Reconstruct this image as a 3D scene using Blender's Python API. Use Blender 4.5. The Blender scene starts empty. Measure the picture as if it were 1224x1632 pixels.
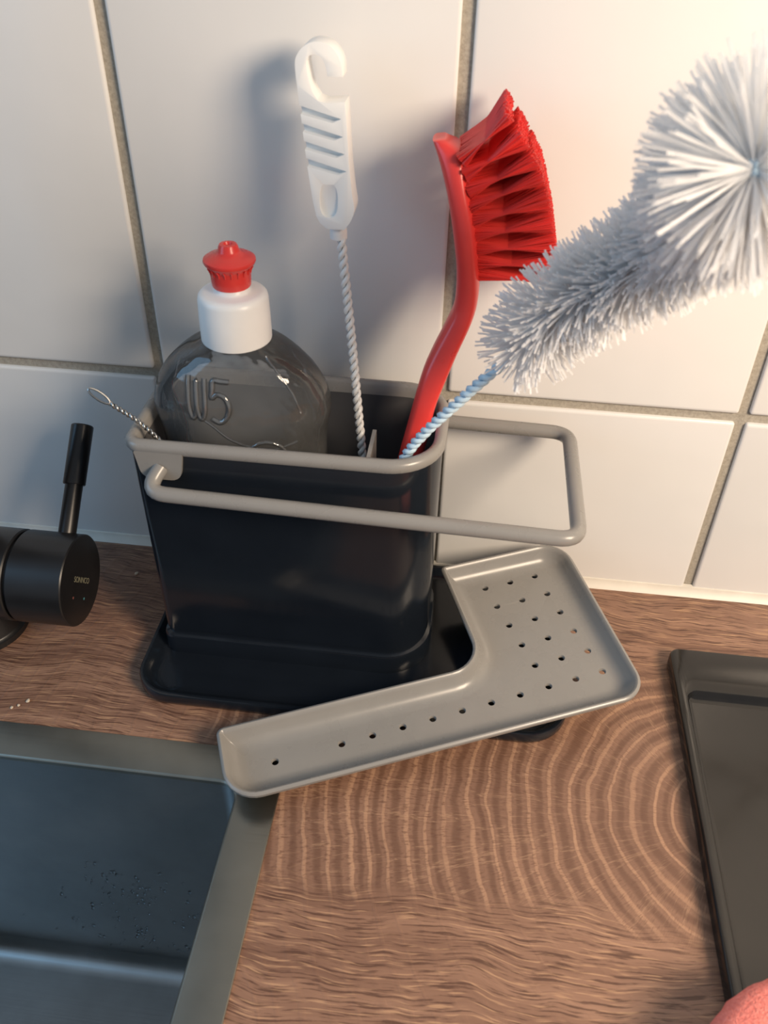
import bpy, bmesh, math, random
from mathutils import Vector, Matrix
random.seed(7)
S = bpy.context.scene
COL = S.collection

# ------------------------------------------------------------ camera / world / lights
cam_d = bpy.data.cameras.new('camera'); cam = bpy.data.objects.new('camera', cam_d); COL.objects.link(cam)
Rv, Uv, Fv = Vector((0.9925, 0.1212, 0.0164)), Vector((-0.0889, 0.6229, 0.7773)), Vector((-0.0839, 0.7729, -0.6290))
cam.matrix_world = Matrix(((Rv.x, Uv.x, -Fv.x, 0.1847), (Rv.y, Uv.y, -Fv.y, -0.4390), (Rv.z, Uv.z, -Fv.z, 0.4030), (0, 0, 0, 1)))
cam_d.sensor_fit = 'VERTICAL'; cam_d.sensor_height = 24.0; cam_d.lens = 24.0 * 1390.35 / 1632.0
cam_d.clip_start = 0.01
cam_d.dof.use_dof = True; cam_d.dof.focus_distance = 0.52; cam_d.dof.aperture_fstop = 9.0
S.camera = cam

S.view_settings.view_transform = 'Standard'; S.view_settings.look = 'None'
S.view_settings.gamma = 1.0; S.view_settings.use_curve_mapping = False; S.view_settings.exposure = 0.0

W = bpy.data.worlds.new('World'); S.world = W; W.use_nodes = True
W.node_tree.nodes['Background'].inputs[0].default_value = (0.80, 0.89, 1.0, 1)
W.node_tree.nodes['Background'].inputs[1].default_value = 0.33

def area(name, loc, target, size, power, color, shape='DISK', size_y=None):
    l = bpy.data.lights.new(name, 'AREA'); l.shape = shape; l.size = size
    if size_y: l.size_y = size_y
    l.energy = power; l.color = color
    o = bpy.data.objects.new(name, l); COL.objects.link(o); o.location = loc
    o.rotation_euler = (Vector(target) - Vector(loc)).to_track_quat('-Z', 'Y').to_euler()
    return o
area('kitchen_lamp', (0.70, -0.52, 0.56), (0.24, 0.0, 0.10), 0.30, 8.8, (1.0, 0.80, 0.60))
area('window_daylight', (-1.15, -0.75, 0.75), (0.05, -0.05, 0.12), 0.8, 6.6, (0.30, 0.63, 1.0), 'RECTANGLE', 0.9)

# ------------------------------------------------------------ materials
def new_mat(name):
    m = bpy.data.materials.new(name); m.use_nodes = True
    return m, m.node_tree, m.node_tree.nodes['Principled BSDF']
def nd(t, typ, **kw):
    n = t.nodes.new(typ)
    for k, v in kw.items():
        if k.startswith('i_'):
            key = k[2:]
            n.inputs[int(key) if key.isdigit() else key].default_value = v
        else: setattr(n, k, v)
    return n
def math_(t, op, a, b=None, c=None, clamp=False):
    n = t.nodes.new('ShaderNodeMath'); n.operation = op; n.use_clamp = clamp
    for i, v in enumerate((a, b, c)):
        if v is None: continue
        if isinstance(v, (int, float)): n.inputs[i].default_value = v
        else: t.links.new(v, n.inputs[i])
    return n.outputs[0]
def ramp(t, fac, stops):
    n = t.nodes.new('ShaderNodeValToRGB'); e = n.color_ramp.elements
    while len(e) < len(stops): e.new(0.5)
    for el, (p, c) in zip(e, stops): el.position = p; el.color = (*c, 1)
    t.links.new(fac, n.inputs[0]); return n.outputs[0]
def mixc(t, fac, a, b, blend='MIX'):
    n = t.nodes.new('ShaderNodeMix'); n.data_type = 'RGBA'; n.blend_type = blend
    for i, v in ((0, fac), (6, a), (7, b)):
        if isinstance(v, (int, float)): n.inputs[i].default_value = v
        elif isinstance(v, tuple): n.inputs[i].default_value = (*v, 1)
        else: t.links.new(v, n.inputs[i])
    return n.outputs[2]
def smooth(t, v, a, b):
    n = t.nodes.new('ShaderNodeMapRange'); n.interpolation_type = 'SMOOTHSTEP'
    n.inputs[1].default_value = a; n.inputs[2].default_value = b
    t.links.new(v, n.inputs[0]); return n.outputs[0]
def noise(t, vec, scale, detail=3, rough=0.5):
    n = nd(t, 'ShaderNodeTexNoise'); n.inputs['Scale'].default_value = scale
    n.inputs['Detail'].default_value = detail; n.inputs['Roughness'].default_value = rough
    if vec is not None: t.links.new(vec, n.inputs['Vector'])
    return n.outputs['Fac']
def objco(t): return t.nodes.new('ShaderNodeTexCoord').outputs['Object']
def mapv(t, v, scale=(1, 1, 1), rot=(0, 0, 0), loc=(0, 0, 0)):
    n = t.nodes.new('ShaderNodeMapping'); t.links.new(v, n.inputs[0])
    n.inputs['Scale'].default_value = scale; n.inputs['Rotation'].default_value = rot; n.inputs['Location'].default_value = loc
    return n.outputs[0]
def bump(t, b, h, strength, dist):
    n = t.nodes.new('ShaderNodeBump'); n.inputs['Strength'].default_value = strength; n.inputs['Distance'].default_value = dist
    t.links.new(h, n.inputs['Height']); t.links.new(n.outputs[0], b.inputs['Normal'])

def plastic(name, col, rough=0.3, var=0.06, scale=60, spec=0.5, coat=0.0):
    m, t, b = new_mat(name)
    f = noise(t, objco(t), scale, 4)
    dark = tuple(c * (1 - var) for c in col); light = tuple(min(1, c * (1 + var)) for c in col)
    t.links.new(ramp(t, f, [(0.3, dark), (0.7, light)]), b.inputs['Base Color'])
    r = math_(t, 'MULTIPLY_ADD', f, 0.12, rough - 0.06)
    t.links.new(r, b.inputs['Roughness'])
    b.inputs['Specular IOR Level'].default_value = spec
    b.inputs['Coat Weight'].default_value = coat
    return m
M = {}
M['slate'] = plastic('slate_plastic', (0.008, 0.011, 0.016), 0.16)
M['grey'] = plastic('grey_plastic', (0.25, 0.242, 0.228), 0.28, 0.03)
M['inner'] = plastic('dark_grey_plastic', (0.080, 0.080, 0.083), 0.35, 0.04)
M['red'] = plastic('red_plastic', (0.80, 0.055, 0.047), 0.30, 0.04)
M['redcap'] = plastic('red_cap_plastic', (0.70, 0.045, 0.038), 0.28, 0.04)
M['redbristle'] = plastic('red_bristle', (0.78, 0.052, 0.044), 0.45, 0.12)
M['white'] = plastic('white_plastic', (0.86, 0.86, 0.84), 0.35, 0.02)
M['wire'] = plastic('white_coated_wire', (0.82, 0.82, 0.80), 0.35, 0.03)
M['bluewire'] = plastic('pale_blue_coated_wire', (0.55, 0.72, 0.84), 0.35, 0.05)
M['tapblack'] = plastic('matt_black_metal', (0.010, 0.010, 0.011), 0.34, 0.1)
M['blacktray'] = plastic('black_enamel', (0.011, 0.010, 0.009), 0.14, 0.15)
M['silicone'] = plastic('white_silicone', (0.74, 0.70, 0.62), 0.45)
M['print'] = plastic('pale_print', (0.20, 0.19, 0.13), 0.6)
M['dotred'] = plastic('red_dot', (0.20, 0.07, 0.06), 0.5)
M['dotblue'] = plastic('blue_dot', (0.06, 0.22, 0.26), 0.5)

def mk_tile():
    m, t, b = new_mat('glazed_tile')
    co = objco(t); f = noise(t, co, 9, 2)
    t.links.new(ramp(t, f, [(0.3, (0.76, 0.755, 0.735)), (0.7, (0.80, 0.795, 0.775))]), b.inputs['Base Color'])
    b.inputs['Roughness'].default_value = 0.22
    bump(t, b, noise(t, co, 22, 2), 0.12, 0.004)
    return m
M['tile'] = mk_tile()
def mk_grout():
    m, t, b = new_mat('grout')
    co = objco(t); f = noise(t, co, 420, 4, 0.7); g = noise(t, co, 25, 2)
    c1 = ramp(t, f, [(0.25, (0.25, 0.225, 0.18)), (0.65, (0.46, 0.42, 0.35))])
    t.links.new(mixc(t, math_(t, 'MULTIPLY', g, 0.5), c1, (0.36, 0.33, 0.28)), b.inputs['Base Color'])
    b.inputs['Roughness'].default_value = 0.9
    bump(t, b, f, 0.4, 0.001)
    return m
M['grout'] = mk_grout()

def mk_wood():
    m, t, b = new_mat('wood_print_worktop')
    co = objco(t)
    sp = t.nodes.new('ShaderNodeSeparateXYZ'); t.links.new(co, sp.inputs[0])
    x, y = sp.outputs[0], sp.outputs[1]
    warp = noise(t, co, 9, 3); warp2 = noise(t, co, 60, 3)
    dx = math_(t, 'SUBTRACT', x, 0.335); dy = math_(t, 'SUBTRACT', y, -0.172)
    d = math_(t, 'SQRT', math_(t, 'ADD', math_(t, 'MULTIPLY', dx, dx), math_(t, 'MULTIPLY', math_(t, 'MULTIPLY', dy, dy), 0.8)))
    d = math_(t, 'ADD', d, math_(t, 'MULTIPLY', math_(t, 'SUBTRACT', warp, 0.5), 0.022))
    d = math_(t, 'ADD', d, math_(t, 'MULTIPLY', math_(t, 'SUBTRACT', warp2, 0.5), 0.004))
    # uneven ring spacing
    one = t.nodes.new('ShaderNodeCombineXYZ'); t.links.new(d, one.inputs[0])
    un = noise(t, one.outputs[0], 45, 2)
    dd = math_(t, 'ADD', d, math_(t, 'MULTIPLY', un, 0.012))
    s = math_(t, 'SINE', math_(t, 'MULTIPLY', dd, 2 * math.pi / 0.0104))
    rings = smooth(t, s, 0.70, 1.0)
    ringd = smooth(t, math_(t, 'MULTIPLY', s, -1), 0.2, 1.0)
    # radial rays
    ang = math_(t, 'ARCTAN2', dy, dx)
    ca = t.nodes.new('ShaderNodeCombineXYZ')
    t.links.new(math_(t, 'ADD', math_(t, 'MULTIPLY', ang, 9.0), math_(t, 'MULTIPLY', warp, 1.2)), ca.inputs[0])
    t.links.new(math_(t, 'MULTIPLY', d, 6.0), ca.inputs[1])
    rayn = noise(t, ca.outputs[0], 1.6, 4, 0.6)
    ray = smooth(t, math_(t, 'ABSOLUTE', math_(t, 'SUBTRACT', rayn, 0.5)), 0.012, 0.0)
    # fine fibres across the rings (fleck)
    cf = t.nodes.new('ShaderNodeCombineXYZ')
    t.links.new(math_(t, 'MULTIPLY', ang, 160.0), cf.inputs[0]); t.links.new(math_(t, 'MULTIPLY', d, 260.0), cf.inputs[1])
    fleck = noise(t, cf.outputs[0], 1.0, 3, 0.6)
    big = noise(t, co, 14, 2)
    base = ramp(t, big, [(0.3, (0.195, 0.104, 0.068)), (0.7, (0.280, 0.156, 0.102))])
    c = mixc(t, math_(t, 'MULTIPLY', ringd, 0.65), base, (0.120, 0.058, 0.036))
    c = mixc(t, math_(t, 'MULTIPLY', rings, math_(t, 'MULTIPLY_ADD', un, 1.1, 0.05)), c, (0.47, 0.275, 0.17))
    c = mixc(t, math_(t, 'MULTIPLY', ray, 0.35), c, (0.50, 0.31, 0.19))
    c_ring = mixc(t, smooth(t, fleck, 0.50, 0.66), c, mixc(t, 0.60, c, (0.12, 0.055, 0.035)))
    # long grain
    wv = t.nodes.new('ShaderNodeVectorMath'); wv.operation = 'ADD'
    cw = t.nodes.new('ShaderNodeCombineXYZ')
    t.links.new(math_(t, 'MULTIPLY', math_(t, 'SUBTRACT', warp, 0.5), 0.035), cw.inputs[1])
    t.links.new(co, wv.inputs[0]); t.links.new(cw.outputs[0], wv.inputs[1])
    g1 = noise(t, mapv(t, wv.outputs[0], (42, 820, 1), (0, 0, 0.06)), 1.0, 5, 0.62)
    g2 = noise(t, mapv(t, wv.outputs[0], (6, 110, 1), (0, 0, 0.06)), 1.0, 3, 0.5)
    g3 = noise(t, mapv(t, wv.outputs[0], (55, 950, 1), (0, 0, 0.06)), 1.0, 2, 0.5)
    lc = ramp(t, g2, [(0.28, (0.165, 0.084, 0.055)), (0.5, (0.255, 0.140, 0.092)), (0.75, (0.360, 0.208, 0.138))])
    lc = mixc(t, math_(t, 'MULTIPLY', smooth(t, g1, 0.51, 0.59), 0.85), lc, (0.085, 0.038, 0.024))
    lc = mixc(t, math_(t, 'MULTIPLY', smooth(t, g3, 0.55, 0.68), 0.70), lc, (0.50, 0.30, 0.175))
    # end grain patch: bounded front, back and left
    wob = math_(t, 'MULTIPLY', math_(t, 'SUBTRACT', noise(t, co, 18, 3), 0.5), 0.05)
    m1 = smooth(t, math_(t, 'ADD', y, wob), -0.240, -0.222)
    m2 = smooth(t, math_(t, 'ADD', y, wob), -0.055, -0.085)
    m3 = smooth(t, math_(t, 'ADD', x, wob), 0.055, 0.075)
    mask = math_(t, 'MULTIPLY', math_(t, 'MULTIPLY', m1, m2), m3)
    t.links.new(mixc(t, mask, lc, c_ring), b.inputs['Base Color'])
    b.inputs['Roughness'].default_value = 0.42
    h = math_(t, 'ADD', math_(t, 'MULTIPLY', g1, -1.0), math_(t, 'MULTIPLY', rings, 0.3))
    bump(t, b, h, 0.25, 0.0015)
    return m
M['wood'] = mk_wood()

def mk_steel(name, c0, c1):
    m, t, b = new_mat(name)
    co = objco(t)
    f = noise(t, mapv(t, co, (8, 500, 500)), 1.0, 3); g = noise(t, co, 14, 4, 0.6)
    t.links.new(ramp(t, g, [(0.3, c0), (0.7, c1)]), b.inputs['Base Color'])
    b.inputs['Metallic'].default_value = 1.0
    t.links.new(math_(t, 'MULTIPLY_ADD', g, 0.18, 0.26), b.inputs['Roughness'])
    bump(t, b, f, 0.05, 0.001)
    return m
M['steel'] = mk_steel('brushed_steel', (0.26, 0.27, 0.27), (0.36, 0.37, 0.37))
M['rimsteel'] = mk_steel('brushed_rim_steel', (0.25, 0.24, 0.205), (0.33, 0.315, 0.27))
m, t, b = new_mat('thin_steel_wire'); M['chrome'] = m
t.links.new(ramp(t, noise(t, objco(t), 300, 2), [(0.3, (0.45, 0.44, 0.42)), (0.7, (0.62, 0.61, 0.58))]), b.inputs['Base Color'])
b.inputs['Metallic'].default_value = 1.0; b.inputs['Roughness'].default_value = 0.28

def mk_clear(name='clear_bottle_plastic', ior=1.55, rough=0.05):
    m, t, b = new_mat(name)
    t.nodes.remove(b)
    out = t.nodes['Material Output']
    co = objco(t)
    tr = nd(t, 'ShaderNodeBsdfTransparent'); tr.inputs[0].default_value = (0.94, 0.945, 0.95, 1)
    gl = nd(t, 'ShaderNodeBsdfGlossy'); gl.inputs['Roughness'].default_value = rough
    df = nd(t, 'ShaderNodeBsdfDiffuse'); df.inputs[0].default_value = (0.55, 0.56, 0.56, 1)
    fr = nd(t, 'ShaderNodeFresnel'); fr.inputs[0].default_value = ior
    bp = nd(t, 'ShaderNodeBump'); bp.inputs['Strength'].default_value = 0.35; bp.inputs['Distance'].default_value = 0.006
    t.links.new(noise(t, co, 38, 2), bp.inputs['Height'])
    t.links.new(bp.outputs[0], gl.inputs['Normal']); t.links.new(bp.outputs[0], fr.inputs['Normal'])
    m1 = nd(t, 'ShaderNodeMixShader'); m2 = nd(t, 'ShaderNodeMixShader')
    t.links.new(math_(t, 'MULTIPLY', noise(t, co, 26, 4), 0.20), m1.inputs[0])
    t.links.new(tr.outputs[0], m1.inputs[1]); t.links.new(df.outputs[0], m1.inputs[2])
    t.links.new(fr.outputs[0], m2.inputs[0]); t.links.new(m1.outputs[0], m2.inputs[1]); t.links.new(gl.outputs[0], m2.inputs[2])
    t.links.new(m2.outputs[0], out.inputs[0])
    return m
M['clear'] = mk_clear()
M['clearthick'] = mk_clear('thick_clear_plastic', 2.1, 0.04)
m, t, b = new_mat('water'); M['water'] = m
t.links.new(ramp(t, noise(t, objco(t), 50, 1), [(0, (0.95, 0.97, 1)), (1, (1, 1, 1))]), b.inputs['Base Color'])
b.inputs['Transmission Weight'].default_value = 1.0; b.inputs['Roughness'].default_value = 0.03; b.inputs['IOR'].default_value = 1.33
def mk_wbristle():
    m, t, b = new_mat('white_nylon_bristle')
    t.links.new(ramp(t, noise(t, objco(t), 90, 2), [(0.3, (0.93, 0.94, 0.95)), (0.7, (0.97, 0.97, 0.97))]), b.inputs['Base Color'])
    b.inputs['Roughness'].default_value = 0.35
    tl = nd(t, 'ShaderNodeBsdfTranslucent'); tl.inputs[0].default_value = (0.97, 0.97, 0.97, 1)
    mx = nd(t, 'ShaderNodeMixShader'); mx.inputs[0].default_value = 0.62
    t.links.new(b.outputs[0], mx.inputs[1]); t.links.new(tl.outputs[0], mx.inputs[2])
    t.links.new(mx.outputs[0], t.nodes['Material Output'].inputs[0])
    return m
M['wbristle'] = mk_wbristle()
def mk_sponge():
    m, t, b = new_mat('coral_sponge')
    co = objco(t); f = noise(t, co, 700, 3, 0.7); g = noise(t, co, 60, 2)
    c = ramp(t, f, [(0.3, (0.78, 0.19, 0.16)), (0.7, (0.95, 0.34, 0.29))])
    t.links.new(mixc(t, math_(t, 'MULTIPLY', g, 0.3), c, (0.86, 0.25, 0.21)), b.inputs['Base Color'])
    b.inputs['Roughness'].default_value = 0.95; b.inputs['Specular IOR Level'].default_value = 0.1
    bump(t, b, f, 0.8, 0.0015)
    return m
M['sponge'] = mk_sponge()
M['crumb'] = plastic('pale_crumb', (0.62, 0.52, 0.40), 0.8)

# ------------------------------------------------------------ helpers
ORG = {}
def thing(name, label, cat, loc=(0, 0, 0), group=None):
    o = bpy.data.objects.new(name, None); COL.objects.link(o); o.location = loc; o.empty_display_size = 0.02
    ORG[o.name] = Vector(loc); o['label'] = label; o['category'] = cat
    if group: o['group'] = group
    return o
def add(name, verts, faces, mat, parent=None, sharp=40, loc=None):
    """one mesh object from world coordinates; its origin is the parent's (or loc)"""
    base = ORG[parent.name] if parent else Vector(loc or (0, 0, 0))
    me = bpy.data.meshes.new(name)
    me.from_pydata([tuple(Vector(v) - base) for v in verts], [], faces); me.update()
    return link(name, me, mat, parent, sharp, base)
def link(name, me, mat, parent=None, sharp=40, base=Vector((0, 0, 0))):
    bm = bmesh.new(); bm.from_mesh(me); bmesh.ops.recalc_face_normals(bm, faces=bm.faces); bm.to_mesh(me); bm.free()
    if sharp:
        me.polygons.foreach_set('use_smooth', [True] * len(me.polygons)); me.set_sharp_from_angle(angle=math.radians(sharp))
    me.materials.clear(); me.materials.append(M[mat])
    o = bpy.data.objects.new(name, me); COL.objects.link(o)
    if parent: o.parent = parent
    else: o.location = base
    ORG[o.name] = base
    return o
def tag(o, label, cat, group=None):
    o['label'] = label; o['category'] = cat
    if group: o['group'] = group
    return o
def struct(o): o['kind'] = 'structure'; return o

def rpoly(pts, radii, d=0.0, seg=6):
    """CCW polygon offset outward by d, each corner rounded"""
    n = len(pts); P = [Vector(p) for p in pts]
    nor = []
    for i in range(n):
        e = (P[(i + 1) % n] - P[i]).normalized(); nor.append(Vector((e.y, -e.x)))
    out = []
    for i in range(n):
        n0, n1 = nor[i - 1], nor[i]
        c = P[i] + (n0 + n1) * (d / (1 + n0.dot(n1)))
        e0 = Vector((-n0.y, n0.x)); e1 = Vector((-n1.y, n1.x))
        convex = e0.x * e1.y - e0.y * e1.x > 0
        r = max(radii[i] + (d if convex else -d), 0.0006)
        sgn = 1 if convex else -1
        ctr = c - (n0 + n1) * (sgn * r / (1 + n0.dot(n1)))
        a0 = math.atan2(sgn * n0.y, sgn * n0.x); a1 = math.atan2(sgn * n1.y, sgn * n1.x)
        da = (a1 - a0 + math.pi) % (2 * math.pi) - math.pi
        for k in range(seg + 1):
            a = a0 + da * k / seg
            out.append((ctr.x + r * math.cos(a), ctr.y + r * math.sin(a)))
    return out
def loft(loops, cap0=True, cap1=True, closed=False):
    n = len(loops[0]); V = [tuple(p) for L in loops for p in L]; F = []
    m = len(loops)
    for j in range(m if closed else m - 1):
        a, b = j * n, ((j + 1) % m) * n
        for i in range(n):
            k = (i + 1) % n
            F.append((a + i, a + k, b + k, b + i))
    if not closed:
        if cap0: F.append(tuple(range(n - 1, -1, -1)))
        if cap1: F.append(tuple((m - 1) * n + i for i in range(n)))
    return V, F
def merge(*vf):
    V, F = [], []
    for v, f in vf:
        o = len(V); V += [tuple(p) for p in v]; F += [tuple(i + o for i in q) for q in f]
    return V, F
def catmull(pts, k=8):
    P = [Vector(p) for p in pts]; P = [2 * P[0] - P[1]] + P + [2 * P[-1] - P[-2]]; out = []
    for i in range(1, len(P) - 2):
        for s in range(k):
            u = s / k; a, b_, c, d = P[i - 1], P[i], P[i + 1], P[i + 2]
            out.append(0.5 * ((2 * b_) + (c - a) * u + (2 * a - 5 * b_ + 4 * c - d) * u * u + (3 * b_ - a - 3 * c + d) * u ** 3))
    out.append(P[-2]); return out
def frames(path):
    P = [Vector(p) for p in path]; T = []
    for i in range(len(P)):
        T.append((P[min(i + 1, len(P) - 1)] - P[max(i - 1, 0)]).normalized())
    ref = Vector((0, 0, 1)) if abs(T[0].z) < 0.9 else Vector((1, 0, 0))
    N = (ref - T[0] * ref.dot(T[0])).normalized(); out = []
    for p, tg in zip(P, T):
        N = (N - tg * N.dot(tg)).normalized(); out.append((p, tg, N, tg.cross(N)))
    return out
def tube(path, r, seg=10, closed=False):
    loops = []
    rf = r if callable(r) else (lambda u: r)
    fr = frames(path)
    for i, (p, tg, a, b_) in enumerate(fr):
        rr = rf(i / (len(fr) - 1))
        loops.append([p + (a * math.cos(2 * math.pi * k / seg) + b_ * math.sin(2 * math.pi * k / seg)) * rr for k in range(seg)])
    return loft(loops, closed=closed)
def resample(path, step):
    P = [Vector(p) for p in path]; out = [P[0]]; acc = 0
    for a, b_ in zip(P, P[1:]):
        L = (b_ - a).length; s = step - acc
        while s <= L: out.append(a.lerp(b_, s / L)); s += step
        acc = (acc + L) % step
    return out
def twisted(path, R, r, pitch, strands=2, seg=6, step=None):
    P = resample(path, step or pitch / 14); fr = frames(P); parts = []
    st = step or pitch / 14
    for s in range(strands):
        q = []
        for i, (p, tg, a, b_) in enumerate(fr):
            w = 2 * math.pi * (i * st / pitch + s / strands)
            q.append(p + (a * math.cos(w) + b_ * math.sin(w)) * R)
        parts.append(tube(q, r, seg))
    return merge(*parts)
def lathe(prof, c, seg=40, axis='z'):
    loops = []
    for r, h in prof:
        L = []
        for k in range(seg):
            a = 2 * math.pi * k / seg
            u, v = r * math.cos(a), r * math.sin(a)
            L.append((c[0] + u, c[1] + v, c[2] + h) if axis == 'z' else (c[0] + h, c[1] + u, c[2] + v))
        loops.append(L)
    return loft(loops)
def box(x0, x1, y0, y1, z0, z1):
    V = [(x, y, z) for z in (z0, z1) for y in (y0, y1) for x in (x0, x1)]
    return V, [(0, 2, 3, 1), (4, 5, 7, 6), (0, 1, 5, 4), (2, 6, 7, 3), (0, 4, 6, 2), (1, 3, 7, 5)]
def mesh_of(V, F):
    me = bpy.data.meshes.new('tmp'); me.from_pydata([tuple(v) for v in V], [], F); me.update()
    bm = bmesh.new(); bm.from_mesh(me); bmesh.ops.recalc_face_normals(bm, faces=bm.faces); bm.to_mesh(me); bm.free()
    return me
def cut(V, F, CV, CF, bevel=0.0, angle=40):
    a = bpy.data.objects.new('cut_a', mesh_of(V, F)); c = bpy.data.objects.new('cut_b', mesh_of(CV, CF))
    COL.objects.link(a); COL.objects.link(c)
    md = a.modifiers.new('b', 'BOOLEAN'); md.operation = 'DIFFERENCE'; md.object = c; md.solver = 'EXACT'
    if bevel:
        bv = a.modifiers.new('v', 'BEVEL'); bv.width = bevel; bv.segments = 2; bv.limit_method = 'ANGLE'; bv.angle_limit = math.radians(angle)
    dg = bpy.context.evaluated_depsgraph_get()
    me = bpy.data.meshes.new_from_object(a.evaluated_get(dg))
    bpy.data.objects.remove(a); bpy.data.objects.remove(c)
    return me
def strand(p0, p1, p2, r, V, F, r1=None):
    """thin three-sided bristle through three points"""
    tg = (p2 - p0).normalized(); a = tg.orthogonal().normalized(); b_ = tg.cross(a)
    o = len(V); r1 = r if r1 is None else r1
    for p, rr in ((p0, r), (p1, r), (p2, r1)):
        for k in range(3):
            w = 2.0944 * k; V.append(p + (a * math.cos(w) + b_ * math.sin(w)) * rr)
    for j in (0, 3):
        for k in range(3):
            n = (k + 1) % 3; F.append((o + j + k, o + j + n, o + j + 3 + n, o + j + 3 + k))
    F.append((o + 6, o + 7, o + 8))

# ------------------------------------------------------------ setting: wall, tiles, worktop
JW = 0.0062; ROW = 0.1365; TH = 0.25; P = 0.17
wall = struct(add('wall_back', *box(-1.02, 1.19, 0.0025, 0.06, -0.05, 0.92), 'grout', sharp=None))
def tile_mesh(w, h):
    loops = []
    sq = [(-w / 2, -h / 2), (w / 2, -h / 2), (w / 2, h / 2), (-w / 2, h / 2)]
    for d, y in ((0, 0.0026), (0, 0.0008), (-0.0006, 0.0002), (-0.0018, 0.0)):
        loops.append([(p[0], y, p[1]) for p in rpoly(sq, [0.0015] * 4, d, 3)])
    V, F = loft(loops, cap0=False)
    me = bpy.data.meshes.new('tile'); me.from_pydata(V, [], F); me.update()
    bm = bmesh.new(); bm.from_mesh(me)
    for f in bm.faces: f.normal_update()
    if max(bm.faces, key=lambda f: f.calc_area()).normal.y > 0: bmesh.ops.reverse_faces(bm, faces=bm.faces)
    bm.to_mesh(me); bm.free()
    me.polygons.foreach_set('use_smooth', [True] * len(me.polygons)); me.set_sharp_from_angle(angle=math.radians(60))
    me.materials.append(M['tile']); return me
rows = [(0.0045, ROW - JW / 2), (ROW + JW / 2, ROW + TH - JW / 2), (ROW + TH + JW / 2, ROW + 2 * TH - JW / 2), (ROW + 2 * TH + JW / 2, ROW + 3 * TH - JW / 2)]
for z0, z1 in rows:
    me = tile_mesh(P - JW, z1 - z0)
    for i in range(-6, 7):
        o = bpy.data.objects.new('tile', me); COL.objects.link(o); o.parent = wall
        o.location = (P * (i + 0.5), 0, (z0 + z1) / 2)
# silicone bead along the worktop
prof = [(0.0, 0.0), (-0.0045, 0.0), (-0.0035, 0.0012), (-0.0015, 0.003), (-0.0008, 0.0055), (0.002, 0.006)]
V, F = loft([[(x, y, z) for y, z in prof] for x in (-1.02, 1.19)])
struct(add('trim_1', V, F, 'silicone', sharp=60))

SX, SY = 0.1052, -0.160           # outer right / back edge of the sink rim
SX0, SY0 = -0.45, -0.56
XS = [-1.02, SX0, SX - 0.004, 1.19]; YS = [-0.66, SY0, SY - 0.004, 0.0025]
V, F = [], []
for z in (0.0, -0.04):
    for yy in YS:
        for xx in XS: V.append((xx, yy, z))
vi = lambda i, j, k: k * 16 + j * 4 + i
for j in range(3):
    for i in range(3):
        if i == 1 and j == 1: continue
        F.append((vi(i, j, 0), vi(i + 1, j, 0), vi(i + 1, j + 1, 0), vi(i, j + 1, 0)))
        F.append((vi(i, j, 1), vi(i, j + 1, 1), vi(i + 1, j + 1, 1), vi(i + 1, j, 1)))
for i in range(3):
    F.append((vi(i, 0, 0), vi(i, 0, 1), vi(i + 1, 0, 1), vi(i + 1, 0, 0))); F.append((vi(i, 3, 0), vi(i + 1, 3, 0), vi(i + 1, 3, 1), vi(i, 3, 1)))
    F.append((vi(0, i, 0), vi(0, i + 1, 0), vi(0, i + 1, 1), vi(0, i, 1))); F.append((vi(3, i, 0), vi(3, i, 1), vi(3, i + 1, 1), vi(3, i + 1, 0)))
F += [(vi(1, 1, 0), vi(2, 1, 0), vi(2, 1, 1), vi(1, 1, 1)), (vi(1, 2, 0), vi(1, 2, 1), vi(2, 2, 1), vi(2, 2, 0)),
      (vi(1, 1, 0), vi(1, 1, 1), vi(1, 2, 1), vi(1, 2, 0)), (vi(2, 1, 0), vi(2, 2, 0), vi(2, 2, 1), vi(2, 1, 1))]
tag(add('worktop', V, F, 'wood', sharp=None), 'brown wood-print kitchen worktop with pale growth rings', 'worktop')

# kitchen floor, far below the worktop
m, t, b = new_mat('vinyl_floor'); M['floor'] = m
t.links.new(ramp(t, noise(t, mapv(t, objco(t), (2, 30, 1)), 1.0, 4), [(0.3, (0.22, 0.16, 0.11)), (0.7, (0.33, 0.25, 0.18))]), b.inputs['Base Color'])
struct(add('floor', *box(-1.6, 1.8, -2.6, 0.06, -0.96, -0.90), 'floor', sharp=None))

# ------------------------------------------------------------ sink
sink = thing('sink', 'square-edged stainless steel sink set into the wood worktop', 'sink', (-0.17, -0.36, 0))
ro = [(SX0 - 0.004, SY0 - 0.004), (SX, SY0 - 0.004), (SX, SY), (SX0 - 0.004, SY)]
ri = [(SX0 + 0.02, SY0 + 0.02), (0.0826, SY0 + 0.02), (0.0826, -0.1820), (SX0 + 0.02, -0.1820)]
L = lambda pts, r, d, z: [(p[0], p[1], z) for p in rpoly(pts, [r] * 4, d, 5)]
V, F = loft([L(ro, 0.001, 0, 0.0002), L(ro, 0.001, 0, 0.0010), L(ro, 0.001, -0.0004, 0.0014), L(ri, 0.010, 0.0016, 0.0014),
             L(ri, 0.010, 0.0007, 0.0010), L(ri, 0.010, 0.0001, 0.0002), L(ri, 0.010, 0.0, -0.002)], False, False)
add('rim', V, F, 'rimsteel', sink, 30)
lp = [L(ri, 0.010, 0.0, -0.002), L(ri, 0.010, -0.002, -0.214)]
for k in range(1, 7):
    a = math.pi / 2 * k / 6
    lp.append(L(ri, 0.010, -0.002 - 0.014 * (1 - math.cos(a)), -0.214 - 0.014 * math.sin(a)))
V, F = loft(lp, False, True)
add('bowl', V, F, 'steel', sink, 50)
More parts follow.
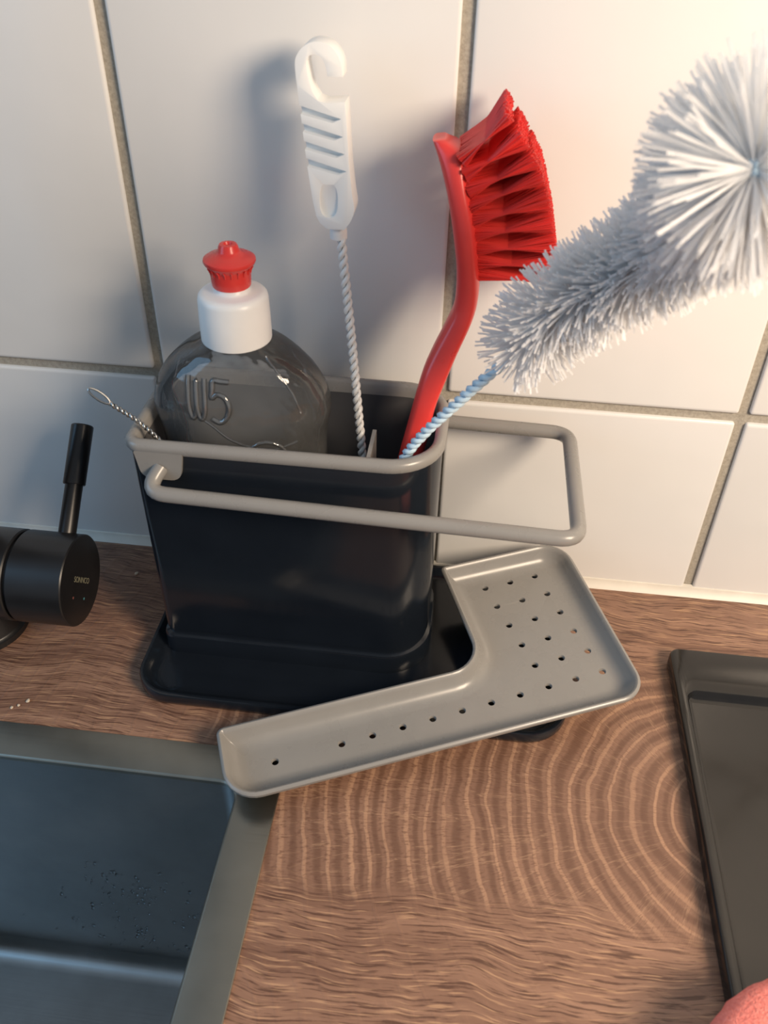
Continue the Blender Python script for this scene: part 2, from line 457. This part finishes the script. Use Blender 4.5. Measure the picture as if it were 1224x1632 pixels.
# water drops on the back wall and floor of the bowl
V, F = [], []
for k in range(150):
    u = random.random(); x = random.gauss(0.0, 0.032); z = -0.10 - 0.11 * random.random() ** 0.8
    if x > 0.065 or x < -0.1: continue
    r = random.uniform(0.0005, 0.0013); c = Vector((x, -0.1841 + z * 0.0, z)); c.y = -0.1820 - 0.002 * (-z) / 0.214
    o = len(V); n = 6
    for h, rr in ((0, 1.0), (0.55, 0.8), (0.8, 0.35)):
        for i in range(n):
            a = 2 * math.pi * i / n; V.append(c + Vector((rr * r * math.cos(a), -h * r, rr * r * 1.3 * math.sin(a))))
    for j in (0, 1):
        for i in range(n): F.append((o + j * n + i, o + j * n + (i + 1) % n, o + (j + 1) * n + (i + 1) % n, o + (j + 1) * n + i))
    F.append(tuple(o + 2 * n + i for i in range(n)))
d = add('water_drops', V, F, 'water', sink, 80); d['kind'] = 'stuff'

# ------------------------------------------------------------ caddy
caddy = thing('sink_caddy', 'dark slate plastic sink caddy with grey rim and towel rail', 'caddy', (0.13, -0.07, 0))
bo = [(0.008, -0.137), (0.256, -0.137), (0.256, -0.0065), (0.008, -0.0065)]
br = [0.022, 0.024, 0.016, 0.016]
L = lambda d, z: [(p[0], p[1], z) for p in rpoly(bo, br, d, 8)]
V, F = loft([L(-0.004, 0.0), L(-0.001, 0.0015), L(0, 0.004), L(0, 0.0088), L(-0.0006, 0.0098), L(-0.0020, 0.0100), L(-0.0030, 0.0094),
             L(-0.0055, 0.0068), L(-0.0080, 0.0052), L(-0.012, 0.0046)])
add('base_tray', V, F, 'slate', caddy, 50)
co_ = [(0.0180, -0.0985), (0.1735, -0.0985), (0.1735, -0.0225), (0.0180, -0.0225)]
cr = [0.007, 0.026, 0.024, 0.007]
L = lambda d, z: [(p[0], p[1], z) for p in rpoly(co_, cr, d, 10)]
V, F = loft([L(0.0015, 0.0046), L(0.0015, 0.0165), L(0.0008, 0.0180), L(-0.0014, 0.0188), L(-0.0014, 0.0215), L(-0.0006, 0.0225), L(0.0, 0.1495),
             L(-0.0004, 0.1505), L(-0.0030, 0.1505), L(-0.0034, 0.0300)])
add('container', V, F, 'slate', caddy, 35)
V, F = loft([L(-0.0002, 0.1508), L(0.0016, 0.1511), L(0.0024, 0.1526), L(0.0024, 0.1548), L(0.0014, 0.1566), L(-0.0008, 0.1574), L(-0.0026, 0.1570),
             L(-0.0037, 0.1555), L(-0.0040, 0.1500)], False, False)
liner = add('liner_rim', V, F, 'grey', caddy, 50)
V, F = loft([L(-0.0038, 0.1502), L(-0.0052, 0.0320)], False, True)
add('inner_bin', V, F, 'inner', caddy, 50)
add('divider', *box(0.1365, 0.1385, -0.0932, -0.0580, 0.033, 0.1480), 'grey', liner, None)
# mounting tabs and the rail loop
def tab(x, y, s):
    sq = rpoly([(x - 0.010, 0.1360), (x + 0.010, 0.1360), (x + 0.0125, 0.1525), (x - 0.0125, 0.1525)], [0.006, 0.006, 0.001, 0.001], 0, 5)
    return loft([[(a, y, b_) for a, b_ in sq], [(a, y + s * 0.0022, b_) for a, b_ in sq]])
add('tab', *tab(0.0345, -0.0986, -1), 'grey', liner, 40)
add('tab', *tab(0.0345, -0.0224, 1), 'grey', liner, 40)
def fillet_path(pts, r, k=7):
    P_ = [Vector(p) for p in pts]; out = [P_[0]]
    for a, b_, c in zip(P_, P_[1:], P_[2:]):
        u = (a - b_).normalized(); v = (c - b_).normalized()
        for i in range(k + 1):
            w = i / k; p = b_ + u * r * (1 - w) ** 2 + v * r * w ** 2
            out.append(p)
    out.append(P_[-1]); return out
rp = [(0.0345, -0.099, 0.1425), (0.0285, -0.1105, 0.1345), (0.2435, -0.1150, 0.1325), (0.2435, -0.0150, 0.1275), (0.0285, -0.0110, 0.1290), (0.0345, -0.0215, 0.1425)]
add('rail', *tube(fillet_path(rp, 0.011), 0.0040, 14), 'grey', liner, 60)

# ------------------------------------------------------------ soap bottle
BC = Vector((0.0685, -0.0600, 0.0325))
bottle = thing('soap_bottle', 'clear flat-sided dish soap bottle with white cap and red push-pull nozzle', 'bottle', BC)
bp = [(0.0325, 0.030, 0.017), (0.0335, 0.036, 0.0215), (0.040, 0.0385, 0.024), (0.070, 0.0415, 0.0262), (0.110, 0.0428, 0.0270), (0.145, 0.0437, 0.0275), (0.1575, 0.0460, 0.0275), (0.1640, 0.0462, 0.0270),
      (0.1730, 0.0435, 0.0258), (0.1810, 0.0390, 0.0242), (0.1880, 0.0325, 0.0222), (0.1935, 0.0255, 0.0200), (0.1965, 0.0195, 0.0175), (0.1985, 0.0163, 0.0160), (0.2010, 0.0160, 0.0160)]
def bw(z):
    for a, b_ in zip(bp, bp[1:]):
        if a[0] <= z <= b_[0]:
            u = (z - a[0]) / (b_[0] - a[0]); return a[1] + (b_[1] - a[1]) * u, a[2] + (b_[2] - a[2]) * u
    return bp[-1][1:]
zs = [p[0] for p in bp]; zz = []
for a, b_ in zip(zs, zs[1:]): zz += [a, (a + b_) / 2]
zz.append(zs[-1])
cat = catmull([Vector((p[1], p[2], p[0])) for p in bp], 3)
loops = []
for c in cat:
    lo = []
    for k in range(56):
        a = 2 * math.pi * k / 56; ca, sa = math.cos(a), math.sin(a); e = 0.88
        lo.append((BC.x + c.x * math.copysign(abs(ca) ** e, ca), BC.y + c.y * math.copysign(abs(sa) ** e, sa), c.z))
    loops.append(lo)
V, F = loft(loops, True, False)
body = add('body', V, F, 'clear', bottle, 60)
def front(x, z, lift=0.0):
    w, dpt = bw(z); u = min(0.98, abs(x - BC.x) / w)
    ca = u ** (1 / 0.88); sa = math.sqrt(max(0, 1 - ca * ca))
    return Vector((x, BC.y - dpt * sa ** 0.88 - lift, z))
def emboss(pl, r): return tube([front(x, z, -0.0003) for x, z in [(p.x, p.y) for p in catmull([Vector((a, b_, 0)) for a, b_ in pl], 6)]], r, 8)
wst = [(0.0480, 0.1855), (0.0478, 0.178), (0.0480, 0.169), (0.0500, 0.1645), (0.0520, 0.169), (0.0521, 0.178), (0.0522, 0.184), (0.0522, 0.178), (0.0524, 0.169), (0.0545, 0.1645), (0.0563, 0.169), (0.0566, 0.178), (0.0566, 0.1855)]
fst = [(0.0690, 0.1850), (0.0650, 0.1850), (0.0612, 0.1850), (0.0606, 0.1805), (0.0603, 0.1765), (0.0630, 0.1785), (0.0668, 0.1772), (0.0688, 0.1725), (0.0675, 0.1670), (0.0640, 0.1640), (0.0600, 0.1655)]
em = add('embossed_lettering', *merge(emboss(wst, 0.0014), emboss(fst, 0.0015)), 'clearthick', body, 80)
em['label'] = 'raised W5 lettering'
ring = [(0.0860 + 0.010 * math.cos(a * math.pi / 8), 0.1430 + 0.0105 * math.sin(a * math.pi / 8)) for a in range(17)]
add('embossed_ring', *tube([front(x, z, -0.0004) for x, z in ring], 0.0010, 8), 'clearthick', body, 80)
pe = catmull([Vector(p) for p in [(0.0530, 0.1655, 0), (0.0600, 0.1610, 0), (0.0680, 0.1545, 0), (0.0780, 0.1505, 0), (0.0900, 0.1490, 0), (0.1010, 0.1520, 0)]], 6)
pe2 = catmull([Vector(p) for p in [(0.0860, 0.1950, 0), (0.0930, 0.1870, 0), (0.0990, 0.1780, 0), (0.1030, 0.1680, 0)]], 6)
for q_ in (pe, pe2): add('moulded_ridge', *tube([front(p.x, p.y, -0.0004) for p in q_], 0.0007, 8), 'clearthick', body, 80)
C = (BC.x, BC.y, 0)
add('collar', *lathe([(0.0150, 0.1975), (0.0172, 0.1975), (0.0174, 0.1982), (0.0173, 0.2090), (0.0170, 0.2185), (0.0166, 0.2203), (0.0155, 0.2216), (0.0135, 0.2222), (0.0095, 0.2224), (0.0085, 0.2232), (0.0082, 0.2262), (0.0050, 0.2264)], C), 'white', bottle, 50)
noz = add('nozzle', *lathe([(0.0060, 0.2250), (0.0090, 0.2250), (0.0093, 0.2256), (0.0096, 0.2300), (0.0098, 0.2335), (0.0104, 0.2348), (0.0118, 0.2360), (0.0124, 0.2372), (0.0122, 0.2382), (0.0106, 0.2392), (0.0080, 0.2402), (0.0060, 0.2410), (0.0050, 0.2422), (0.0046, 0.2440), (0.0040, 0.2450), (0.0022, 0.2452), (0.0016, 0.2440)], C), 'redcap', bottle, 45)
ribs = []
for k in range(20):
    a = 2 * math.pi * k / 20; ca, sa = math.cos(a), math.sin(a)
    ribs.append(tube([Vector((BC.x + r * ca, BC.y + r * sa, h)) for r, h in ((0.0097, 0.2318), (0.0100, 0.2335), (0.0110, 0.2350))], 0.0004, 5))
add('grip_ribs', *merge(*ribs), 'redcap', noz, 60)

# ------------------------------------------------------------ small wire cleaner in the caddy corner
wc = thing('wire_cleaner', 'thin twisted steel wire cleaner with looped end in caddy corner', 'cleaner', (0.0420, -0.0900, 0.1370))
pw = [Vector((0.0470, -0.0905, 0.1350)), Vector((0.0250, -0.0895, 0.1600)), Vector((0.0095, -0.0895, 0.1720))]
add('twisted_shaft', *twisted(catmull(pw, 8), 0.00075, 0.00062, 0.0052), 'chrome', wc, 60)
d0 = (pw[2] - pw[1]).normalized(); nn = d0.cross(Vector((0.18, -0.35, 0.23))).normalized()
lpth = [pw[2] + d0 * (0.0058 - 0.0060 * math.cos(a)) + nn * (0.0019 * math.sin(a)) for a in [2 * math.pi * i / 20 for i in range(21)]]
add('end_loop', *tube(lpth, 0.00055, 6), 'chrome', wc, 60)

# ------------------------------------------------------------ white slim brush with hooked handle
wb = thing('bottle_brush', 'slim white brush with hooked ribbed handle and twisted white wire', 'brush', (0.1330, -0.0620, 0.034))
add('twisted_wire', *twisted([(0.1345, -0.0660, 0.034), (0.1313, -0.0590, 0.130), (0.1235, -0.0480, 0.200), (0.1166, -0.0360, 0.2500)], 0.00125, 0.00125, 0.0086), 'wire', wb, 60)
hz = [(400, 1300), (355, 1262), (330, 1210), (310, 1100), (277, 850), (245, 520), (232, 400), (219, 230), (240, 160), (290, 108), (350, 90), (420, 106), (472, 160), (495, 220), (502, 296),
      (410, 296), (404, 250), (390, 205), (365, 176), (330, 166), (302, 180), (288, 212), (290, 262), (305, 340), (325, 400), (352, 446), (400, 462), (516, 448), (526, 600), (540, 850), (560, 1050), (574, 1150), (556, 1225), (512, 1300)]
def hp(a, b_): return (0.1160 + (a - 456) / 4.08 * 0.000302 - (1300 - b_) * 0.9e-6, 0.2479 + (1300 - b_) / 4.08 * 0.0002580)
hy = lambda z: -0.0360 + (z - 0.2479) * 0.16
hv = [Vector((a, b_, 0)) for a, b_ in hz]
hv = hv[:6] + catmull(hv[6:15], 4) + catmull(hv[15:26], 4) + hv[26:29] + catmull(hv[29:], 3)
out = [hp(p.x, p.y) for p in hv]
HT = 0.0062
V, F = loft([[(x, hy(z) - HT, z) for x, z in out], [(x, hy(z) + HT, z) for x, z in out]])
cv = []
for k in range(4):
    zc = 500 + k * 113
    a0, a1 = hp(215 + 11 * k, zc - 26), hp(492 + 11 * k, zc + 56)
    b0, b1 = hp(215 + 11 * k, zc + 30), hp(440 + 11 * k, zc + 84)
    quad = [b0, b1, a1, a0]
    y0 = hy(a0[1]) - HT
    cv.append(loft([[(x, y0 - 0.003, z) for x, z in quad], [(x, y0 + 0.0032, z) for x, z in quad]]))
ov = []
for a in range(24):
    w = 2 * math.pi * a / 24; ov.append(hp(412 + 58 * math.copysign(abs(math.cos(w)) ** 0.8, math.cos(w)), 1100 + 120 * math.copysign(abs(math.sin(w)) ** 0.75, math.sin(w))))
y0 = hy(0.262) - HT
cv.append(loft([[(x, y0 - 0.003, z) for x, z in ov], [(x, y0 + 0.0009, z) for x, z in ov]]))
me = cut(V, F, *merge(*cv), bevel=0.0007, angle=50)
me.transform(Matrix.Translation(-ORG[wb.name]))
add_h = link('handle', me, 'white', wb, 40, ORG[wb.name])
add('ferrule', *lathe([(0.0028, -0.0062), (0.0042, -0.0060), (0.0042, -0.0030), (0.0036, 0.0012)], (0.1162, -0.0360, 0.2477), 20), 'white', wb, 40)

# ------------------------------------------------------------ red dish brush
rb = thing('dish_brush', 'red plastic dish brush with curved handle and fanned bristles', 'brush', (0.1450, -0.0560, 0.034))
back = [(0.1590, 0.2913), (0.1627, 0.2828), (0.1672, 0.2693), (0.1714, 0.2501), (0.1739, 0.2323), (0.1738, 0.2153), (0.1704, 0.2042), (0.1643, 0.1883), (0.1598, 0.1727), (0.1540, 0.1491), (0.1505, 0.1324), (0.1465, 0.1100), (0.1420, 0.0800), (0.1390, 0.0560), (0.1375, 0.0345)]
frnt = [(0.1650, 0.2922), (0.1735, 0.2876), (0.1772, 0.2748), (0.1814, 0.2585), (0.1844, 0.2376), (0.1854, 0.2210), (0.1834, 0.2072), (0.1774, 0.1884), (0.1732, 0.1739), (0.1685, 0.1560), (0.1645, 0.1380), (0.1595, 0.1150), (0.1550, 0.0820), (0.1515, 0.0570), (0.1490, 0.0345)]
hw = [0.0070, 0.0125, 0.0170, 0.0180, 0.0140, 0.0105, 0.0088, 0.0080, 0.0078, 0.0078, 0.0078, 0.0080, 0.0082, 0.0082, 0.0070]
ky = [-0.033, -0.033, -0.033, -0.034, -0.036, -0.039, -0.042, -0.046, -0.050, -0.053, -0.055, -0.058, -0.060, -0.062, -0.064]
def dz(z, y): return (-0.042 - y) * (0.28 + max(0, 0.29 - z) * 2.5) if z > 0.15 else 0.0
ctl = [Vector((a[0], a[1] + dz(a[1], y), 0)) for a, y in zip(back, ky)]; ctl2 = [Vector((a[0], a[1] + dz(a[1], y), 0)) for a, y in zip(frnt, ky)]; ctl3 = [Vector((a, b_, 0)) for a, b_ in zip(hw, ky)]
A, B_, H_ = catmull(ctl, 4), catmull(ctl2, 4), catmull(ctl3, 4)
loops = []
for a, b_, h in zip(A, B_, H_):
    c = (a + b_) / 2; e = (b_ - a) / 2; lo = []
    for k in range(24):
        w = 2 * math.pi * k / 24; cu = math.copysign(abs(math.cos(w)) ** 0.55, math.cos(w)); su = math.copysign(abs(math.sin(w)) ** 0.7, math.sin(w))
        lo.append((c.x + e.x * cu, h.y + h.x * su, c.y + e.y * cu))
    loops.append(lo)
V, F = loft(loops)
add('handle', V, F, 'red', rb, 50)
root = [(0.1748, 0.2862), (0.1767, 0.2802), (0.1786, 0.2735), (0.1800, 0.2672), (0.1814, 0.2606), (0.1827, 0.2540), (0.1836, 0.2472), (0.1843, 0.2404), (0.1846, 0.2340)]
tip = [(0.1908, 0.3062), (0.1978, 0.2975), (0.2040, 0.2890), (0.2077, 0.2826), (0.2115, 0.2731), (0.2148, 0.2629), (0.2176, 0.2524), (0.2198, 0.2428), (0.2210, 0.2346)]
root = [(a, z + dz(z, -0.033)) for a, z in root]; tip = [(a + 0.0003, z + dz(z, -0.033)) for a, z in tip]
for i in range(9):
    half = 0.0130 - 0.0012 * max(0, i - 4)
    for j in range(5):
        V, F = [], []
        jf = (j - 2) / 2
        r0 = Vector((root[i][0] - 0.002, -0.033 + half * jf, root[i][1])); t0 = Vector((tip[i][0], -0.033 + half * jf * 1.2, tip[i][1]))
        ax = (t0 - r0).normalized(); sd = ax.cross(Vector((0, 1, 0))).normalized()
        nx = tip[min(i + 1, 8)]; pv = tip[max(i - 1, 0)]
        gap = (Vector((nx[0], 0, nx[1])) - Vector((pv[0], 0, pv[1]))).length / (2 if 0 < i < 8 else 1.6)
        cutd = Vector((nx[0] - pv[0], 0, nx[1] - pv[1])).normalized()
        for k in range(110):
            aa = random.random() * 2 * math.pi; rr = math.sqrt(random.random())
            u, v = rr * math.cos(aa), rr * math.sin(aa)
            p0 = r0 + sd * (u * 0.0036) + Vector((0, v * 0.0032, 0))
            p2 = t0 + cutd * (u * gap * 0.47) + Vector((0, v * 0.0050, 0)) + ax * random.uniform(-0.0010, 0.0008)
            p1 = p0.lerp(p2, 0.5)
            strand(p0, p1, p2, 0.00042, V, F)
        add('bristle_tuft', V, F, 'redbristle', rb, None)

# ------------------------------------------------------------ big white bottle brush
bb = thing('bottle_cleaning_brush', 'fluffy white bottle-cleaning brush on pale blue twisted wire', 'brush', (0.1530, -0.0810, 0.034))
pth = [(0.1300, -0.0750, 0.0350), (0.1450, -0.0800, 0.100), (0.1560, -0.0850, 0.1510), (0.1830, -0.0930, 0.1935), (0.2052, -0.1000, 0.2238), (0.2165, -0.1060, 0.2440), (0.2323, -0.1130, 0.2600), (0.2503, -0.1250, 0.2805), (0.2600, -0.1450, 0.3035), (0.2600, -0.1700, 0.3215), (0.2560, -0.1880, 0.3290)]
path = catmull(pth, 10)
add('twisted_wire', *twisted(path, 0.00135, 0.00150, 0.0088), 'bluewire', bb, 60)
fr = frames(resample(path, 0.0005)); N = len(fr)
start = next(i for i, f in enumerate(fr) if f[0].x > 0.2035)
V, F = [], []
L_ = N - start
for k in range(4200):
    u = random.random() ** 0.80
    i = start + int(u * (L_ - 1)); p, tg, a, b_ = fr[i]
    w = random.random() * 2 * math.pi
    dirv = a * math.cos(w) + b_ * math.sin(w)
    if u < 0.55: ln = 0.0225 + 0.002 * u
    else: ln = 0.0236 + 0.0085 * min(1, (u - 0.55) / 0.30)
    ln *= random.uniform(0.86, 1.06)
    if u < 0.06: ln *= 0.75 + 4 * u
    lean = random.gauss(-0.10, 0.20) if u < 0.8 else random.gauss(0.10, 0.22)
    lean += 0.22 * math.sin(3 * w + 22 * u) + 0.12 * math.sin(7 * w - 40 * u)
    if u > 0.97: lean += random.random() * 1.2
    if u < 0.12: lean -= 0.5 * (0.12 - u) / 0.12
    dv = (dirv + tg * lean).normalized()
    p0 = p + dirv * 0.0008; p2 = p + dv * ln
    p1 = p.lerp(p2, 0.5) + Vector((random.gauss(0, 0.0007), random.gauss(0, 0.0007), random.gauss(0, 0.0007)))
    strand(p0, p1, p2, 0.00042, V, F)
o = add('bristles', V, F, 'wbristle', bb, None); o['kind'] = 'stuff'

# ------------------------------------------------------------ grey drip tray lying across base and sink rim
Ov = Vector((0.0834, -0.2025, 0.0150)); u_ = Vector((0.9249, 0.3746, 0.0650)); v_ = Vector((-0.3791, 0.9215, 0.0844)); n_ = Vector((-0.0282, -0.1027, 0.9943))
lp = [(0, 0), (0.2315, 0), (0.2315, 0.1200), (0.1505, 0.1200), (0.1505, 0.0440), (0, 0.0440)]
lr = [0.0180, 0.0150, 0.0170, 0.0030, 0.0180, 0.0040]
Lt = lambda d, z: [Ov + u_ * p[0] + v_ * p[1] + n_ * z for p in rpoly(lp, lr, d, 8)]
loops = [Lt(0, -0.0030), Lt(0.0002, -0.0010), Lt(-0.0004, -0.0002), Lt(-0.0014, 0.0001), Lt(-0.0023, -0.0004), Lt(-0.0033, -0.0022), Lt(-0.0052, -0.0062), Lt(-0.0074, -0.0086), Lt(-0.0105, -0.0098), Lt(-0.0135, -0.0100)]
under = [Lt(-0.0130, -0.0122), Lt(-0.0092, -0.0119), Lt(-0.0058, -0.0102), Lt(-0.0034, -0.0072), Lt(-0.0014, -0.0034)]
V, F = loft(loops[::-1] + under[::-1])
holes = []
for r in range(6):
    for c in range(3): holes.append((0.1745 + 0.0166 * c + 0.0019 * r, 0.1035 - 0.0156 * r + 0.0004 * c))
for c in range(1, 9):
    if c != 8: holes.append((0.1838 - 0.0172 * c, 0.0252 - 0.0004 * c))
holes.append((0.0270, 0.0218))
cv = []
for a, b_ in holes:
    rings = []
    for z, r in ((-0.0085, 0.0030), (-0.0100, 0.0021), (-0.0104, 0.0018), (-0.0140, 0.0018)):
        rings.append([Ov + u_ * (a + r * math.cos(2 * math.pi * k / 16)) + v_ * (b_ + r * math.sin(2 * math.pi * k / 16)) + n_ * z for k in range(16)])
    cv.append(loft(rings))
base = Ov + u_ * 0.11 + v_ * 0.03 - n_ * 0.0125
me = cut(V, F, *merge(*cv)); me.transform(Matrix.Translation(-base))
tag(link('drip_tray', me, 'grey', None, 40, base), 'grey L-shaped perforated drip tray lying askew over caddy base and sink rim', 'tray')

# ------------------------------------------------------------ tap
tap = thing('kitchen_tap', 'matt black single-lever kitchen tap standing behind the sink', 'tap', (-0.104, -0.090, 0))
TC = (-0.031, -0.090, 0.047); TR = 0.0272
add('column', *lathe([(0.0275, 0.0), (0.0275, 0.004), (0.0255, 0.005), (0.0250, 0.0060), (0.0250, 0.30)], (-0.104, -0.090, 0), 48), 'tapblack', tap, 40)
sp = fillet_path([(-0.104, -0.090, 0.28), (-0.104, -0.090, 0.40), (-0.150, -0.30, 0.40), (-0.150, -0.30, 0.34)], 0.05, 10)
add('spout', *tube(sp, 0.0125, 20), 'tapblack', tap, 50)
add('side_housing', *lathe([(0.020, -0.098), (TR - 0.004, -0.098), (TR, -0.092), (TR, -0.0358), (TR - 0.0008, -0.0350), (TR - 0.0022, -0.0348)], TC, 56, 'x'), 'tapblack', tap, 35)
kn = add('lever_hub', *lathe([(TR - 0.0022, -0.0348), (TR - 0.0022, -0.0334), (TR - 0.0008, -0.0332), (TR, -0.0324), (TR, -0.0008), (TR - 0.0006, -0.0001), (TR - 0.0014, 0.0)], TC, 56, 'x'), 'tapblack', tap, 35)
la = math.radians(46); ld = Vector((0.0, math.sin(la), math.cos(la))); l0 = Vector((-0.0435, TC[1], TC[2]))
def rod(p, dv, prof, seg=24):
    a = dv.orthogonal().normalized(); b_ = dv.cross(a)
    return loft([[p + dv * h + (a * math.cos(2 * math.pi * k / seg) + b_ * math.sin(2 * math.pi * k / seg)) * r for k in range(seg)] for r, h in prof])
add('lever', *rod(l0, ld, [(0.0052, 0.020), (0.0052, 0.056), (0.0062, 0.056), (0.0065, 0.0565), (0.0065, 0.0915), (0.0060, 0.0922)]), 'tapblack', tap, 35)
# lettering and temperature marks on the hub face
cu = bpy.data.curves.new('txt', 'FONT'); cu.body = 'SONNCO'; cu.size = 0.0048; cu.align_x = 'CENTER'; cu.extrude = 0.00005
to = bpy.data.objects.new('txt', cu); COL.objects.link(to)
me = bpy.data.meshes.new_from_object(to.evaluated_get(bpy.context.evaluated_depsgraph_get())); bpy.data.objects.remove(to)
me.transform(Matrix(((0, 0, 1, TC[0] + 0.0001), (math.cos(la), math.sin(la), 0, TC[1] - 0.0005), (-math.sin(la), math.cos(la), 0, TC[2] - 0.0015), (0, 0, 0, 1)))); me.transform(Matrix.Translation(-ORG[tap.name]))
o = link('lettering', me, 'print', kn, None, ORG[tap.name]); o['label'] = 'small pale maker lettering'
for dy, mt in ((-0.0075, 'dotred'), (0.0075, 'dotblue')):
    add('temperature_mark', *lathe([(0.0008, -0.0002), (0.0008, 0.0001), (0.0006, 0.00015)], (TC[0], TC[1] + dy * math.cos(la) - 0.0105 * math.sin(la), TC[2] - dy * math.sin(la) - 0.0105 * math.cos(la)), 12, 'x'), mt, kn, 40)

# ------------------------------------------------------------ black tray and coral sponge
to_ = [(0.3190, -0.42), (0.6200, -0.42), (0.6200, -0.0605), (0.3190, -0.0605)]
ti_ = [(0.3245, -0.39), (0.6120, -0.39), (0.6120, -0.0930), (0.3245, -0.0930)]
Lb = lambda pts, r, d, z: [(p[0], p[1], z) for p in rpoly(pts, [r] * 4, d, 5)]
V, F = loft([Lb(to_, 0.006, -0.001, 0.0), Lb(to_, 0.006, 0, 0.001), Lb(to_, 0.006, 0, 0.0085), Lb(to_, 0.006, -0.0005, 0.0095), Lb(to_, 0.006, -0.0014, 0.0100), Lb(ti_, 0.006, 0.0015, 0.0100),
             Lb(ti_, 0.006, 0.0, 0.0094), Lb(ti_, 0.006, -0.0015, 0.0066), Lb(ti_, 0.006, -0.0035, 0.0056)])
tag(add('black_tray', V, F, 'blacktray', sharp=35), 'glossy black tray with raised rim lying on the worktop', 'tray')
prof = [(0.040, 0.0), (0.049, 0.002), (0.054, 0.008), (0.0555, 0.015), (0.054, 0.022), (0.049, 0.027), (0.040, 0.0295), (0.020, 0.031), (0.004, 0.0312)]
V, F = lathe(prof, (0.349, -0.3125, 0.0102), 90)
V = [Vector(v) + Vector((random.gauss(0, 0.00025), random.gauss(0, 0.00025), 0)) for v in V]
tag(add('round_sponge', V, F, 'sponge', sharp=80, loc=(0.349, -0.3125, 0.0102)), 'coral pink fuzzy round sponge on the black tray', 'sponge')

# ------------------------------------------------------------ crumbs
for x, y, r in ((-0.0252, -0.0329, 0.0014), (-0.0504, -0.1443, 0.0012), (-0.0545, -0.1480, 0.0009), (-0.0575, -0.1500, 0.0009)):
    n = 7; pr = []
    V, F = lathe([(0.5 * r, 0), (r, 0.4 * r), (0.8 * r, 0.9 * r), (0.3 * r, 1.1 * r)], (x, y, 0.0), n)
    V = [Vector(v) + Vector((random.uniform(-.2, .2) * r, random.uniform(-.2, .2) * r, 0)) for v in V]
    near = x > -0.03
    tag(add('crumb', V, F, 'crumb', sharp=None, loc=(x, y, 0)), 'pale crumb on the worktop between tap and caddy' if near else 'tiny pale crumb beside the back edge of the sink', 'crumb', None if near else 'crumbs by the sink')
